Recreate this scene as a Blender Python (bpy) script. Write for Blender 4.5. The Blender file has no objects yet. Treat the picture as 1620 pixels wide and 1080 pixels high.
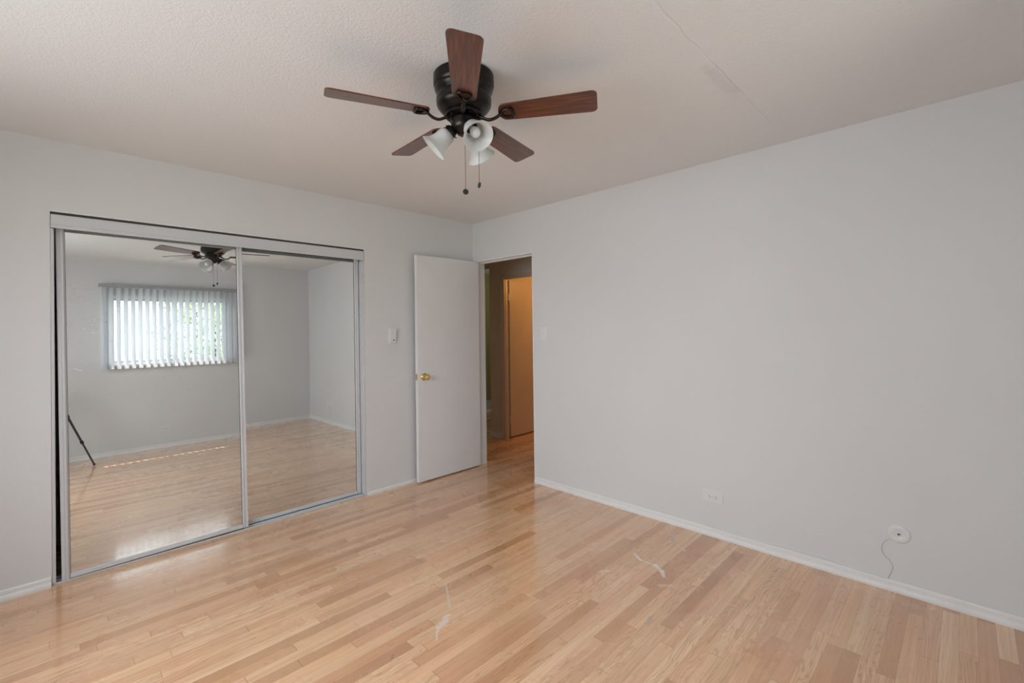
import bpy, bmesh, math, random
from mathutils import Vector, Matrix
random.seed(7)
S = bpy.context.scene
COL = S.collection
R = math.radians
PI = math.pi

# ------------------------------------------------------------------ camera
CAM = Vector((-3.0709, -3.5256, 1.3661))
YAW, PITCH, ROLL = R(-44.8587), R(0.3796), R(-0.7382)
fw = Vector((-math.sin(YAW) * math.cos(PITCH), math.cos(YAW) * math.cos(PITCH), math.sin(PITCH)))
rt = fw.cross(Vector((0, 0, 1))).normalized()
up = rt.cross(fw)
rt2 = rt * math.cos(ROLL) + up * math.sin(ROLL)
up2 = -rt * math.sin(ROLL) + up * math.cos(ROLL)
cd = bpy.data.cameras.new('camera')
cam = bpy.data.objects.new('camera', cd)
COL.objects.link(cam)
m = Matrix((rt2, up2, -fw)).transposed().to_4x4()
m.translation = CAM
cam.matrix_world = m
cd.sensor_width = 36
cd.lens = 725.474 * 36 / 1620
cd.shift_x = 12.43 / 1620
cd.shift_y = -24.12 / 1620
cd.clip_start = 0.01
S.camera = cam

# ------------------------------------------------------------------ room measures
H = 2.44          # ceiling
XL, D = -3.95, -4.0   # side wall with added second window, rear (window) wall
WX0, WX1, WZ0, WZ1 = -2.53, -1.17, 1.12, 2.02   # rear window opening
SX0, SX1, SZ0, SZ1 = -3.05, -0.95, 0.85, 2.12    # added, unseen side window opening (along y)

# ------------------------------------------------------------------ world, sun, added side fill, exposure
S.view_settings.view_transform = 'Standard'
S.view_settings.look = 'None'
S.view_settings.exposure = 0.0
S.view_settings.gamma = 1.0
S.view_settings.use_curve_mapping = False
w = bpy.data.worlds.new('world')
S.world = w
w.use_nodes = True
wn = w.node_tree
wn.nodes.clear()
tc = wn.nodes.new('ShaderNodeTexCoord')
sp = wn.nodes.new('ShaderNodeSeparateXYZ')
cr = wn.nodes.new('ShaderNodeValToRGB')
cr.color_ramp.elements[0].position = 0.0
cr.color_ramp.elements[0].color = (0.56, 0.58, 0.60, 1)
cr.color_ramp.elements[1].position = 0.9
cr.color_ramp.elements[1].color = (0.86, 0.94, 1.0, 1)
bg = wn.nodes.new('ShaderNodeBackground')
bg.inputs[1].default_value = 8.3
wo = wn.nodes.new('ShaderNodeOutputWorld')
wn.links.new(tc.outputs['Generated'], sp.inputs[0])
wn.links.new(sp.outputs[2], cr.inputs[0])
wn.links.new(cr.outputs[0], bg.inputs[0])
wn.links.new(bg.outputs[0], wo.inputs[0])


def light(name, typ, loc, energy, color=(1, 1, 1), rot=(0, 0, 0), size=None, size_y=None):
    l = bpy.data.lights.new(name, typ)
    l.energy = energy
    l.color = color
    if typ == 'AREA':
        l.shape = 'RECTANGLE'
        l.size = size
        l.size_y = size_y
    elif typ == 'POINT':
        l.shadow_soft_size = size or 0.05
    o = bpy.data.objects.new(name, l)
    o.location = loc
    o.rotation_euler = rot
    COL.objects.link(o)
    return o


# sun comes in steeply through the rear window
sun = light('sun', 'SUN', (0, -8, 6), 14.0, (1.0, 0.93, 0.82))
sd = Vector((-0.12, 0.545, -1.0)).normalized()
sun.rotation_euler = sd.to_track_quat('-Z', 'Y').to_euler()
sun.data.angle = R(0.5)
# fill light outside the added side window (in the wall left of the camera)
side_fill = light('side_window_fill', 'AREA', (XL - 0.36, -2.0, 1.66), 16.0, (0.88, 0.945, 1.0), size=0.62, size_y=1.7)
side_fill.rotation_euler = Vector((1.0, 0.0, -0.75)).to_track_quat('-Z', 'Z').to_euler()
side_fill.data.spread = R(140)
po = light('portal_rear_window', 'AREA', ((WX0 + WX1) / 2, D - 0.13, (WZ0 + WZ1) / 2), 1.0, (1, 1, 1),
           (R(-90), 0, PI), WX1 - WX0, WZ1 - WZ0)
po.rotation_euler = Vector((0, 1, 0)).to_track_quat('-Z', 'Y').to_euler()
po.data.cycles.is_portal = True
po2 = light('portal_added_window', 'AREA', (XL - 0.12, (SX0 + SX1) / 2, (SZ0 + SZ1) / 2), 1.0, size=SZ1 - SZ0, size_y=SX1 - SX0)
po2.rotation_euler = (0, R(-90), 0)
po2.data.cycles.is_portal = True
# warm lamp behind the inner hall door, then a fill added in the far room
light('bathroom_lamp', 'POINT', (1.85, -0.35, 2.0), 16.0, (1.0, 0.45, 0.11), size=0.06)
light('far_room_fill', 'POINT', (2.6, 1.7, 2.1), 9.0, (1.0, 0.93, 0.75), size=0.2)


S.cycles.use_adaptive_sampling = False
S.cycles.sample_clamp_indirect = 4.0
S.cycles.denoising_prefilter = 'NONE'


# ------------------------------------------------------------------ node helpers
class NT:
    def __init__(s, name):
        s.m = bpy.data.materials.new(name)
        s.m.use_nodes = True
        s.t = s.m.node_tree
        s.t.nodes.clear()
        s.out = s.t.nodes.new('ShaderNodeOutputMaterial')

    def n(s, typ, **kw):
        nd = s.t.nodes.new('ShaderNode' + typ)
        for k, v in kw.items():
            setattr(nd, k, v)
        return nd

    def l(s, a, b):
        s.t.links.new(a, b)

    def setin(s, inp, v):
        if hasattr(v, 'is_linked') or isinstance(v, bpy.types.NodeSocket):
            s.l(v, inp)
        else:
            inp.default_value = v

    def math(s, op, a, b=0.0, c=0.0, clamp=False):
        nd = s.n('Math', operation=op, use_clamp=clamp)
        s.setin(nd.inputs[0], a)
        if len(nd.inputs) > 1:
            s.setin(nd.inputs[1], b)
        if len(nd.inputs) > 2:
            s.setin(nd.inputs[2], c)
        return nd.outputs[0]

    def coords(s, kind='Object'):
        return s.n('TexCoord').outputs[kind]

    def geo(s):
        return s.n('NewGeometry').outputs['Position']

    def sep(s, v):
        nd = s.n('SeparateXYZ')
        s.l(v, nd.inputs[0])
        return nd.outputs

    def comb(s, x, y, z):
        nd = s.n('CombineXYZ')
        for i, v in enumerate((x, y, z)):
            s.setin(nd.inputs[i], v)
        return nd.outputs[0]

    def noise(s, vec, scale, detail=3.0, rough=0.5, dist=0.0, dims='3D'):
        nd = s.n('TexNoise', noise_dimensions=dims)
        s.l(vec, nd.inputs['Vector'])
        nd.inputs['Scale'].default_value = scale
        nd.inputs['Detail'].default_value = detail
        nd.inputs['Roughness'].default_value = rough
        nd.inputs['Distortion'].default_value = dist
        return nd.outputs['Fac']

    def ramp(s, fac, stops, interp='LINEAR'):
        nd = s.n('ValToRGB')
        cr = nd.color_ramp
        cr.interpolation = interp
        while len(cr.elements) < len(stops):
            cr.elements.new(0.5)
        for e, (p, c) in zip(cr.elements, stops):
            e.position = p
            e.color = (*c, 1) if len(c) == 3 else c
        s.setin(nd.inputs[0], fac)
        return nd.outputs[0]

    def mix(s, fac, a, b, blend='MIX'):
        nd = s.n('MixRGB', blend_type=blend)
        s.setin(nd.inputs[0], fac)
        for i, v in ((1, a), (2, b)):
            if isinstance(v, tuple):
                nd.inputs[i].default_value = (*v, 1) if len(v) == 3 else v
            else:
                s.l(v, nd.inputs[i])
        return nd.outputs[0]

    def maprange(s, v, a, b, c=0.0, d=1.0, smooth=False):
        nd = s.n('MapRange')
        nd.interpolation_type = 'SMOOTHSTEP' if smooth else 'LINEAR'
        nd.clamp = True
        s.setin(nd.inputs[0], v)
        for i, x in enumerate((a, b, c, d)):
            nd.inputs[i + 1].default_value = x
        return nd.outputs[0]

    def bump(s, h, strength, dist=1.0, normal=None):
        nd = s.n('Bump')
        nd.inputs['Strength'].default_value = strength
        nd.inputs['Distance'].default_value = dist
        s.l(h, nd.inputs['Height'])
        if normal is not None:
            s.l(normal, nd.inputs['Normal'])
        return nd.outputs[0]

    def bsdf(s, color=(0.8, 0.8, 0.8), rough=0.5, metal=0.0, normal=None, **kw):
        p = s.n('BsdfPrincipled')
        if isinstance(color, tuple):
            p.inputs['Base Color'].default_value = (*color, 1)
        else:
            s.l(color, p.inputs['Base Color'])
        s.setin(p.inputs['Roughness'], rough)
        p.inputs['Metallic'].default_value = metal
        if normal is not None:
            s.l(normal, p.inputs['Normal'])
        for k, v in kw.items():
            s.setin(p.inputs[k.replace('_', ' ')], v)
        return p.outputs[0]

    def done(s, sh):
        s.l(sh, s.out.inputs[0])
        return s.m


def simple(name, color, rough=0.5, metal=0.0, var=0.04, scale=30, bump=0.0, **kw):
    t = NT(name)
    v = t.coords()
    nz = t.noise(v, scale, 3)
    dark = tuple(c * (1 - var) for c in color)
    lite = tuple(min(1, c * (1 + var)) for c in color)
    c = t.ramp(nz, [(0.3, dark), (0.7, lite)])
    nm = t.bump(nz, bump, 0.002) if bump else None
    return t.done(t.bsdf(c, rough, metal, nm, **kw))


# ------------------------------------------------------------------ materials
def mat_wall(name='wall_paint', color=(0.73, 0.735, 0.74), bump=0.35, scale=95):
    t = NT(name)
    p = t.geo()
    big = t.noise(p, 1.3, 2)
    fine = t.noise(p, scale, 4, 0.55)
    mid = t.noise(p, 22, 3, 0.6)
    c = t.ramp(big, [(0.3, tuple(x * 0.97 for x in color)), (0.7, color)])
    speck = t.maprange(t.noise(p, 9.0, 2, 0.5), 0.72, 0.76, 0.0, 0.35)
    c = t.mix(speck, c, tuple(x * 0.93 for x in color))
    h = t.math('ADD', t.math('MULTIPLY', fine, 0.0012), t.math('MULTIPLY', mid, 0.0016))
    nm = t.bump(h, bump, 1.0)
    return t.done(t.bsdf(c, 0.62, 0, nm))


M = {}
M['wall'] = mat_wall()
M['trimpaint'] = simple('trim_paint', (0.82, 0.81, 0.80), 0.42, var=0.02, scale=12)
M['doorpaint'] = simple('door_paint', (0.80, 0.805, 0.81), 0.38, var=0.015, scale=4)
M['hallpaint'] = mat_wall('hall_paint', (0.68, 0.645, 0.59))
M['green'] = mat_wall('green_paint', (0.31, 0.295, 0.13))
M['palegreen'] = mat_wall('pale_green_paint', (0.45, 0.49, 0.27))


def mat_ceiling():
    t = NT('ceiling_stipple')
    p = t.geo()
    x, y, z = t.sep(p)
    fine = t.noise(p, 190, 3, 0.5)
    mid = t.noise(p, 80, 2, 0.5)
    h = t.math('ADD', t.math('MULTIPLY', fine, 0.0032), t.math('MULTIPLY', mid, 0.0026))
    # taped joint that has let go along y = -2.82: one edge hangs lower, and curls at one place
    wob = t.math('MULTIPLY', t.math('SUBTRACT', t.noise(t.comb(x, 0.0, 0.0), 9, 4), 0.5), 0.030)
    d = t.math('ADD', t.math('ADD', y, 2.818), wob)          # >0 towards the closet
    edge = t.maprange(d, -0.0015, 0.0015)
    fade = t.math('SUBTRACT', 1.0, t.maprange(d, 0.0, 0.07, smooth=True))
    alongx = t.maprange(x, -2.6, -1.5, 0.6, 1.0)
    endx = t.math('SUBTRACT', 1.0, t.maprange(x, -0.45, -0.25))
    curl = t.math('MULTIPLY', t.maprange(x, -1.24, -1.10, smooth=True),
                  t.math('SUBTRACT', 1.0, t.maprange(x, -0.90, -0.80, smooth=True)))
    amp = t.math('MULTIPLY', t.math('MULTIPLY', endx, alongx), t.math('ADD', 0.0032, t.math('MULTIPLY', curl, 0.011)))
    ridge = t.math('MULTIPLY', t.math('MULTIPLY', edge, fade), amp)
    h = t.math('ADD', h, t.math('MULTIPLY', ridge, 1.9))
    nm = t.bump(h, 0.62, 1.0)
    c = t.ramp(t.noise(p, 0.8, 2), [(0.3, (0.80, 0.80, 0.80)), (0.7, (0.83, 0.83, 0.83))])
    return t.done(t.bsdf(c, 0.75, 0, nm))


M['ceiling'] = mat_ceiling()


def mat_floor():
    t = NT('oak_strip_floor')
    p = t.geo()
    x, y, z = t.sep(p)
    W = 0.0572
    ry = t.math('DIVIDE', y, W)
    row = t.math('FLOOR', ry)
    fy = t.math('FRACT', ry)
    wn1 = t.n('TexWhiteNoise', noise_dimensions='1D')
    t.l(row, wn1.inputs['W'])
    off = t.math('MULTIPLY', wn1.outputs[0], 7.3)
    rx = t.math('DIVIDE', t.math('ADD', x, off), t.math('ADD', 0.62, t.math('MULTIPLY', wn1.outputs[0], 0.5)))
    bi = t.math('FLOOR', rx)
    fx = t.math('FRACT', rx)
    # per-board random
    wn2 = t.n('TexWhiteNoise', noise_dimensions='2D')
    t.l(t.comb(row, bi, 0.0), wn2.inputs['Vector'])
    rnd = wn2.outputs[0]
    wn3 = t.n('TexWhiteNoise', noise_dimensions='2D')
    t.l(t.comb(bi, row, 0.0), wn3.inputs['Vector'])
    rnd2 = wn3.outputs[0]
    base = t.ramp(rnd, [(0.0, (0.90, 0.575, 0.345)), (0.22, (0.86, 0.49, 0.28)), (0.45, (0.92, 0.625, 0.395)),
                        (0.66, (0.84, 0.48, 0.30)), (0.84, (0.66, 0.34, 0.18)), (1.0, (0.52, 0.265, 0.145))])
    # grain: long streaks, cathedral figure
    gv = t.comb(t.math('ADD', t.math('MULTIPLY', x, 1.6), t.math('MULTIPLY', rnd, 37.0)), t.math('MULTIPLY', y, 60.0),
                t.math('MULTIPLY', rnd2, 50.0))
    g1 = t.noise(gv, 1.0, 5, 0.62, 0.5)
    gv2 = t.comb(t.math('ADD', t.math('MULTIPLY', x, 2.0), t.math('MULTIPLY', rnd, 91.0)), t.math('MULTIPLY', y, 13.0), rnd)
    g2 = t.noise(gv2, 1.0, 3, 0.5, 0.4)
    ph = t.math('ADD', t.math('MULTIPLY', g2, 12.0), t.math('MULTIPLY', y, 70.0))
    rings = t.math('ABSOLUTE', t.math('SUBTRACT', t.math('FRACT', ph), 0.5))
    ringm = t.maprange(rings, 0.02, 0.22, 1.0, 0.0)
    ringm = t.math('MULTIPLY', ringm, t.maprange(rnd2, 0.30, 0.85, 0.10, 0.55))
    c = t.mix(t.maprange(g1, 0.38, 0.72, 0.0, 0.75), base, (0.56, 0.29, 0.135))
    c = t.mix(ringm, c, (0.40, 0.19, 0.085))
    shade = t.noise(t.comb(t.math('ADD', t.math('MULTIPLY', x, 0.8), t.math('MULTIPLY', rnd, 13.0)), t.math('MULTIPLY', y, 5.0), rnd2), 1.0, 2, 0.5)
    c = t.mix(t.maprange(shade, 0.5, 0.75, 0.0, 0.35), c, (0.50, 0.26, 0.13))
    # wear: softly rubbed paler patches
    wear = t.maprange(t.noise(p, 1.7, 4, 0.55), 0.42, 0.80, 0.0, 0.42)
    c = t.mix(wear, c, (0.84, 0.60, 0.39))
    # stains with their own places: pale smear, grey spots
    wob = t.noise(p, 30, 4, 0.7)

    def smear(ax, ay, bx, by, rad, col, k):
        global_ = t.n('VectorMath', operation='SUBTRACT')
        t.l(p, global_.inputs[0])
        global_.inputs[1].default_value = (ax, ay, 0)
        dvec = Vector((bx - ax, by - ay, 0))
        L = max(dvec.length, 1e-4)
        dn = dvec / L
        dot = t.n('VectorMath', operation='DOT_PRODUCT')
        t.l(global_.outputs[0], dot.inputs[0])
        dot.inputs[1].default_value = dn
        al = t.math('MINIMUM', t.math('MAXIMUM', dot.outputs['Value'], 0.0), L)
        sc = t.n('VectorMath', operation='SCALE')
        sc.inputs[0].default_value = dn
        t.l(al, sc.inputs['Scale'])
        df = t.n('VectorMath', operation='SUBTRACT')
        t.l(global_.outputs[0], df.inputs[0])
        t.l(sc.outputs[0], df.inputs[1])
        ln = t.n('VectorMath', operation='LENGTH')
        t.l(df.outputs[0], ln.inputs[0])
        dist = t.math('ADD', ln.outputs['Value'], t.math('MULTIPLY', t.math('SUBTRACT', wob, 0.5), rad * 3.2))
        return t.math('MULTIPLY', t.maprange(dist, rad, rad * 0.4), k), col

    WH = (0.86, 0.80, 0.74)
    for a in ((-0.568, -2.100, -0.606, -2.160, 0.012, WH, 0.85),
              (-0.606, -2.160, -0.604, -2.250, 0.007, WH, 0.75),
              (-0.604, -2.250, -0.640, -2.312, 0.016, WH, 0.8),
              (-0.640, -2.312, -0.685, -2.345, 0.013, (0.84, 0.76, 0.68), 0.7),
              (-0.78, -2.37, -0.74, -2.40, 0.018, (0.80, 0.68, 0.58), 0.5),
              (-0.20, -2.16, -0.24, -2.19, 0.013, (0.36, 0.34, 0.34), 0.6),
              (-0.32, -2.30, -0.30, -2.28, 0.010, (0.80, 0.78, 0.78), 0.6),
              (-1.06, -2.462, -1.12, -2.475, 0.013, (0.50, 0.38, 0.30), 0.75),
              (-0.88, -2.06, -0.84, -2.09, 0.014, (0.84, 0.70, 0.56), 0.5),
              (-1.56, -1.54, -1.67, -1.71, 0.006, (0.84, 0.76, 0.68), 0.45),
              (-1.72, -1.76, -1.79, -1.80, 0.020, (0.84, 0.77, 0.70), 0.6),
              (-1.80, -1.79, -1.86, -1.86, 0.008, (0.84, 0.77, 0.70), 0.5),
              (-2.05, -1.81, -2.06, -1.82, 0.006, (0.30, 0.20, 0.15), 0.6)):
        f, col = smear(*a)
        c = t.mix(f, c, col)
    # seams
    sy = t.math('MINIMUM', fy, t.math('SUBTRACT', 1.0, fy))
    seam = t.maprange(sy, 0.006, 0.022, 1.0, 0.0)
    ex = t.math('MINIMUM', fx, t.math('SUBTRACT', 1.0, fx))
    seamx = t.maprange(ex, 0.0008, 0.0022, 1.0, 0.0)
    seams = t.math('MAXIMUM', t.math('MULTIPLY', seam, 0.30), t.math('MULTIPLY', seamx, 0.6))
    c = t.mix(seams, c, (0.26, 0.13, 0.06))
    # crowned boards + ripple, so a glare breaks up
    crown = t.math('MULTIPLY', t.math('MULTIPLY', fy, t.math('SUBTRACT', 1.0, fy)), 0.0011)
    tilt = t.math('MULTIPLY', t.math('MULTIPLY', t.math('SUBTRACT', rnd, 0.5), t.math('SUBTRACT', fy, 0.5)), 0.0009)
    rip = t.math('MULTIPLY', t.noise(t.comb(t.math('MULTIPLY', x, 9.0), t.math('MULTIPLY', y, 22.0), 0.0), 1.0, 3, 0.55), 0.0012)
    gr = t.math('MULTIPLY', g1, 0.0003)
    h = t.math('ADD', t.math('ADD', crown, tilt), t.math('ADD', rip, gr))
    h = t.math('SUBTRACT', h, t.math('MULTIPLY', t.math('MAXIMUM', seam, seamx), 0.0005))
    nm = t.bump(h, 0.55, 1.0)
    ro = t.maprange(t.noise(p, 3.0, 4, 0.6), 0.3, 0.8, 0.22, 0.40)
    return t.done(t.bsdf(c, ro, 0, nm, Coat_Weight=1.0, Coat_Roughness=0.11))


M['floor'] = mat_floor()
M['tile'] = simple('grey_tile', (0.45, 0.46, 0.48), 0.4, var=0.1, scale=8)
M['alu'] = simple('satin_aluminium', (0.65, 0.66, 0.68), 0.33, metal=0.15, var=0.01, scale=6)
M['darkgap'] = simple('dark_track', (0.05, 0.05, 0.055), 0.6, var=0.1)
M['blackmetal'] = simple('oil_rubbed_bronze', (0.022, 0.019, 0.016), 0.33, metal=0.8, var=0.3, scale=12, Coat_Weight=0.1)
M['ironmetal'] = simple('polished_bronze', (0.04, 0.035, 0.032), 0.18, metal=0.9, var=0.3, scale=12)
M['brass'] = simple('brass', (0.78, 0.58, 0.26), 0.18, metal=1.0, var=0.08)
M['steel'] = simple('painted_steel', (0.62, 0.60, 0.56), 0.4, metal=0.5, var=0.1)
M['railgrey'] = simple('grey_rail', (0.36, 0.37, 0.37), 0.4)
M['plastic'] = simple('white_plastic', (0.77, 0.77, 0.765), 0.35, var=0.01)
M['dark'] = simple('dark_slot', (0.03, 0.03, 0.03), 0.6, var=0.1)
M['blackplastic'] = simple('black_plastic', (0.02, 0.02, 0.022), 0.4, var=0.1)
M['doorhall'] = simple('hall_door_paint', (0.62, 0.55, 0.47), 0.35, var=0.03, scale=3)
M['bark'] = simple('bark', (0.12, 0.09, 0.06), 0.9, var=0.3)
M['leaf'] = simple('leaf', (0.30, 0.37, 0.23), 0.6, var=0.4, scale=3)
M['grass'] = simple('patio', (0.34, 0.34, 0.31), 0.9, var=0.3, scale=5)
M['soffit'] = simple('eave_paint', (0.7, 0.7, 0.68), 0.7)


def mat_mirror():
    t = NT('mirror')
    p = t.geo()
    x, y, z = t.sep(p)
    gl = t.n('BsdfGlossy')
    gl.inputs['Color'].default_value = (0.80, 0.83, 0.82, 1)
    gl.inputs['Roughness'].default_value = 0.0
    wob = t.noise(p, 0.9, 1, 0.3)
    t.l(t.bump(wob, 0.10, 0.01), gl.inputs['Normal'])
    df = t.n('BsdfDiffuse')
    df.inputs['Color'].default_value = (0.85, 0.88, 0.92, 1)
    # hand smudges and tape residue near one side of the glass
    wisp = t.noise(t.comb(t.math('MULTIPLY', x, 10), y, t.math('MULTIPLY', z, 22)), 1.0, 5, 0.65, 1.8)
    w1 = t.maprange(wisp, 0.60, 0.80, 0.0, 1.0)
    zone = t.math('MULTIPLY', t.maprange(x, -2.72, -2.95), t.math('MULTIPLY', t.maprange(z, 0.95, 1.15), t.maprange(z, 1.75, 1.55)))
    zone2 = t.math('MULTIPLY', t.math('MULTIPLY', t.maprange(z, 0.95, 1.05), t.maprange(z, 1.30, 1.15)),
                   t.math('MULTIPLY', t.maprange(x, -2.75, -2.6), t.maprange(x, -2.2, -2.4)))
    sp = t.maprange(t.noise(p, 26, 3, 0.6), 0.70, 0.76, 0.0, 0.5)
    f = t.math('ADD', t.math('MULTIPLY', w1, t.math('ADD', t.math('MULTIPLY', zone, 0.9), t.math('MULTIPLY', zone2, 0.5))),
               t.math('MULTIPLY', sp, t.math('ADD', 0.06, t.math('MULTIPLY', zone, 1.0))), clamp=True)
    f = t.math('ADD', f, 0.012)
    mx = t.n('MixShader')
    t.l(f, mx.inputs[0])
    t.l(gl.outputs[0], mx.inputs[1])
    t.l(df.outputs[0], mx.inputs[2])
    return t.done(mx.outputs[0])


M['mirror'] = mat_mirror()


def mat_wood():
    t = NT('walnut_blade')
    v = t.coords('Object')
    x, y, z = t.sep(v)
    g = t.noise(t.comb(t.math('MULTIPLY', x, 5), t.math('MULTIPLY', y, 90), 0.0), 1.0, 5, 0.65, 0.8)
    g2 = t.noise(t.comb(t.math('MULTIPLY', x, 3), t.math('MULTIPLY', y, 24), 0.0), 1.0, 3, 0.5, 2.0)
    c = t.ramp(g, [(0.28, (0.034, 0.009, 0.0035)), (0.5, (0.115, 0.029, 0.009)), (0.75, (0.23, 0.066, 0.018))])
    c = t.mix(t.maprange(g2, 0.45, 0.62, 0.0, 0.55), c, (0.045, 0.014, 0.009))
    return t.done(t.bsdf(c, 0.32, 0, t.bump(g, 0.10, 0.001), Coat_Weight=0.6, Coat_Roughness=0.18))


M['wood'] = mat_wood()


def mat_frost():
    t = NT('frosted_glass')
    v = t.coords('Object')
    nz = t.noise(v, 14, 4, 0.6, 1.0)
    c = t.ramp(nz, [(0.3, (0.80, 0.82, 0.81)), (0.7, (0.90, 0.91, 0.90))])
    d = t.bsdf(c, 0.28, 0)
    tr = t.n('BsdfTranslucent')
    t.l(c, tr.inputs[0])
    mx = t.n('MixShader')
    mx.inputs[0].default_value = 0.45
    t.l(d, mx.inputs[1])
    t.l(tr.outputs[0], mx.inputs[2])
    return t.done(mx.outputs[0])


M['frost'] = mat_frost()


def mat_glass(name='window_glass', tint=(1, 1, 1)):
    t = NT(name)
    lw = t.n('LayerWeight')
    lw.inputs[0].default_value = 0.5
    fr = t.math('ADD', 0.035, t.math('MULTIPLY', t.math('POWER', lw.outputs['Facing'], 4.0), 0.5))
    tr = t.n('BsdfTransparent')
    tr.inputs[0].default_value = (*tint, 1)
    gl = t.n('BsdfGlossy')
    gl.inputs['Roughness'].default_value = 0.02
    mx = t.n('MixShader')
    t.l(fr, mx.inputs[0])
    t.l(tr.outputs[0], mx.inputs[1])
    t.l(gl.outputs[0], mx.inputs[2])
    return t.done(mx.outputs[0])


M['glass'] = mat_glass()
M['bulb'] = simple('bulb_glass', (0.78, 0.80, 0.82), 0.08, var=0.02, Coat_Weight=1.0, Coat_Roughness=0.03)
M['socketwhite'] = simple('socket_liner', (0.55, 0.56, 0.57), 0.5)


def mat_vane():
    t = NT('vinyl_vane')
    v = t.geo()
    nz = t.noise(v, 6, 2)
    c = t.ramp(nz, [(0.3, (0.74, 0.75, 0.77)), (0.7, (0.80, 0.81, 0.82))])
    d = t.bsdf(c, 0.45, 0)
    tr = t.n('BsdfTranslucent')
    tr.inputs[0].default_value = (0.80, 0.83, 0.87, 1)
    mx = t.n('MixShader')
    mx.inputs[0].default_value = 0.52
    t.l(d, mx.inputs[1])
    t.l(tr.outputs[0], mx.inputs[2])
    return t.done(mx.outputs[0])


M['vane'] = mat_vane()


# ------------------------------------------------------------------ mesh helpers
def bm_new():
    return bmesh.new()


def box(bm, x0, x1, y0, y1, z0, z1, bev=0.0):
    vs = [bm.verts.new((x, y, z)) for z in (z0, z1) for y in (y0, y1) for x in (x0, x1)]
    f = [(0, 2, 3, 1), (4, 5, 7, 6), (0, 1, 5, 4), (2, 6, 7, 3), (0, 4, 6, 2), (1, 3, 7, 5)]
    fs = [bm.faces.new([vs[i] for i in q]) for q in f]
    if bev > 0:
        es = list({e for q in fs for e in q.edges})
        bmesh.ops.bevel(bm, geom=es, offset=bev, segments=2, affect='EDGES', profile=0.5)
    return vs


def lathe(bm, prof, seg=48, M4=None, cap0=False, cap1=False, wav=None):
    """prof: list of (radius, z)"""
    rings = []
    for (r, z) in prof:
        ring = []
        for i in range(seg):
            a = 2 * PI * i / seg
            rr = r if wav is None else r * wav(a, z)
            v = Vector((rr * math.cos(a), rr * math.sin(a), z))
            if M4 is not None:
                v = M4 @ v
            ring.append(bm.verts.new(v))
        rings.append(ring)
    for a, b in zip(rings, rings[1:]):
        for i in range(seg):
            j = (i + 1) % seg
            bm.faces.new((a[i], a[j], b[j], b[i]))
    if cap0:
        bm.faces.new(rings[0][::-1])
    if cap1:
        bm.faces.new(rings[-1])
    return rings


def tube(bm, pts, rad, seg=8, closed=False, flat=None):
    pts = [Vector(p) for p in pts]
    n = len(pts)
    rings = []
    prevN = None
    for i, p in enumerate(pts):
        if closed:
            d = (pts[(i + 1) % n] - pts[i - 1]).normalized()
        else:
            d = (pts[min(i + 1, n - 1)] - pts[max(i - 1, 0)]).normalized()
        if prevN is None:
            ref = Vector((0, 0, 1)) if abs(d.z) < 0.9 else Vector((1, 0, 0))
            N = (ref - d * ref.dot(d)).normalized()
        else:
            N = (prevN - d * prevN.dot(d)).normalized()
        prevN = N
        B = d.cross(N)
        r = rad[i] if isinstance(rad, (list, tuple)) else rad
        fl = flat or 1.0
        rings.append([bm.verts.new(p + N * (r * fl * math.cos(2 * PI * k / seg)) + B * (r * math.sin(2 * PI * k / seg))) for k in range(seg)])
    rng = range(n) if closed else range(n - 1)
    for i in rng:
        a, b = rings[i], rings[(i + 1) % n]
        for k in range(seg):
            j = (k + 1) % seg
            bm.faces.new((a[k], a[j], b[j], b[k]))
    if not closed:
        bm.faces.new(rings[0][::-1])
        bm.faces.new(rings[-1])


def smooth_path(pts, n=8):
    """Catmull-Rom through pts"""
    P = [Vector(p) for p in pts]
    P = [P[0] * 2 - P[1]] + P + [P[-1] * 2 - P[-2]]
    out = []
    for i in range(1, len(P) - 2):
        for k in range(n):
            t = k / n
            a, b, c, d = P[i - 1], P[i], P[i + 1], P[i + 2]
            out.append(0.5 * ((2 * b) + (c - a) * t + (2 * a - 5 * b + 4 * c - d) * t * t + (3 * b - a - 3 * c + d) * t ** 3))
    out.append(P[-2])
    return out


def prism(bm, outline, z0, z1, M4=None):
    lo = [bm.verts.new((M4 @ Vector((x, y, z0))) if M4 else (x, y, z0)) for x, y in outline]
    hi = [bm.verts.new((M4 @ Vector((x, y, z1))) if M4 else (x, y, z1)) for x, y in outline]
    bm.faces.new(lo[::-1])
    bm.faces.new(hi)
    n = len(outline)
    for i in range(n):
        j = (i + 1) % n
        bm.faces.new((lo[i], lo[j], hi[j], hi[i]))


def extrude_profile(bm, prof, p0, p1, out):
    """sweep a 2D profile [(offset from wall, z)] along p0 -> p1; out = unit vector away from the wall"""
    p0, p1, out = Vector(p0), Vector(p1), Vector(out)
    a = [bm.verts.new(p0 + out * o + Vector((0, 0, z))) for o, z in prof]
    b = [bm.verts.new(p1 + out * o + Vector((0, 0, z))) for o, z in prof]
    bm.faces.new(a)
    bm.faces.new(b[::-1])
    n = len(prof)
    for i in range(n):
        j = (i + 1) % n
        bm.faces.new((a[i], b[i], b[j], a[j]))


def obj(name, bm, mat, parent=None, smooth=None, loc=None):
    bmesh.ops.recalc_face_normals(bm, faces=bm.faces)
    me = bpy.data.meshes.new(name)
    bm.to_mesh(me)
    bm.free()
    for mt in (mat if isinstance(mat, (list, tuple)) else [mat]):
        me.materials.append(M[mt] if isinstance(mt, str) else mt)
    if smooth is not None:
        for p in me.polygons:
            p.use_smooth = True
        me.set_sharp_from_angle(angle=R(smooth))
    o = bpy.data.objects.new(name, me)
    COL.objects.link(o)
    if parent is not None:
        o.parent = parent
    if loc is not None:
        o.location = loc
    return o


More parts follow.
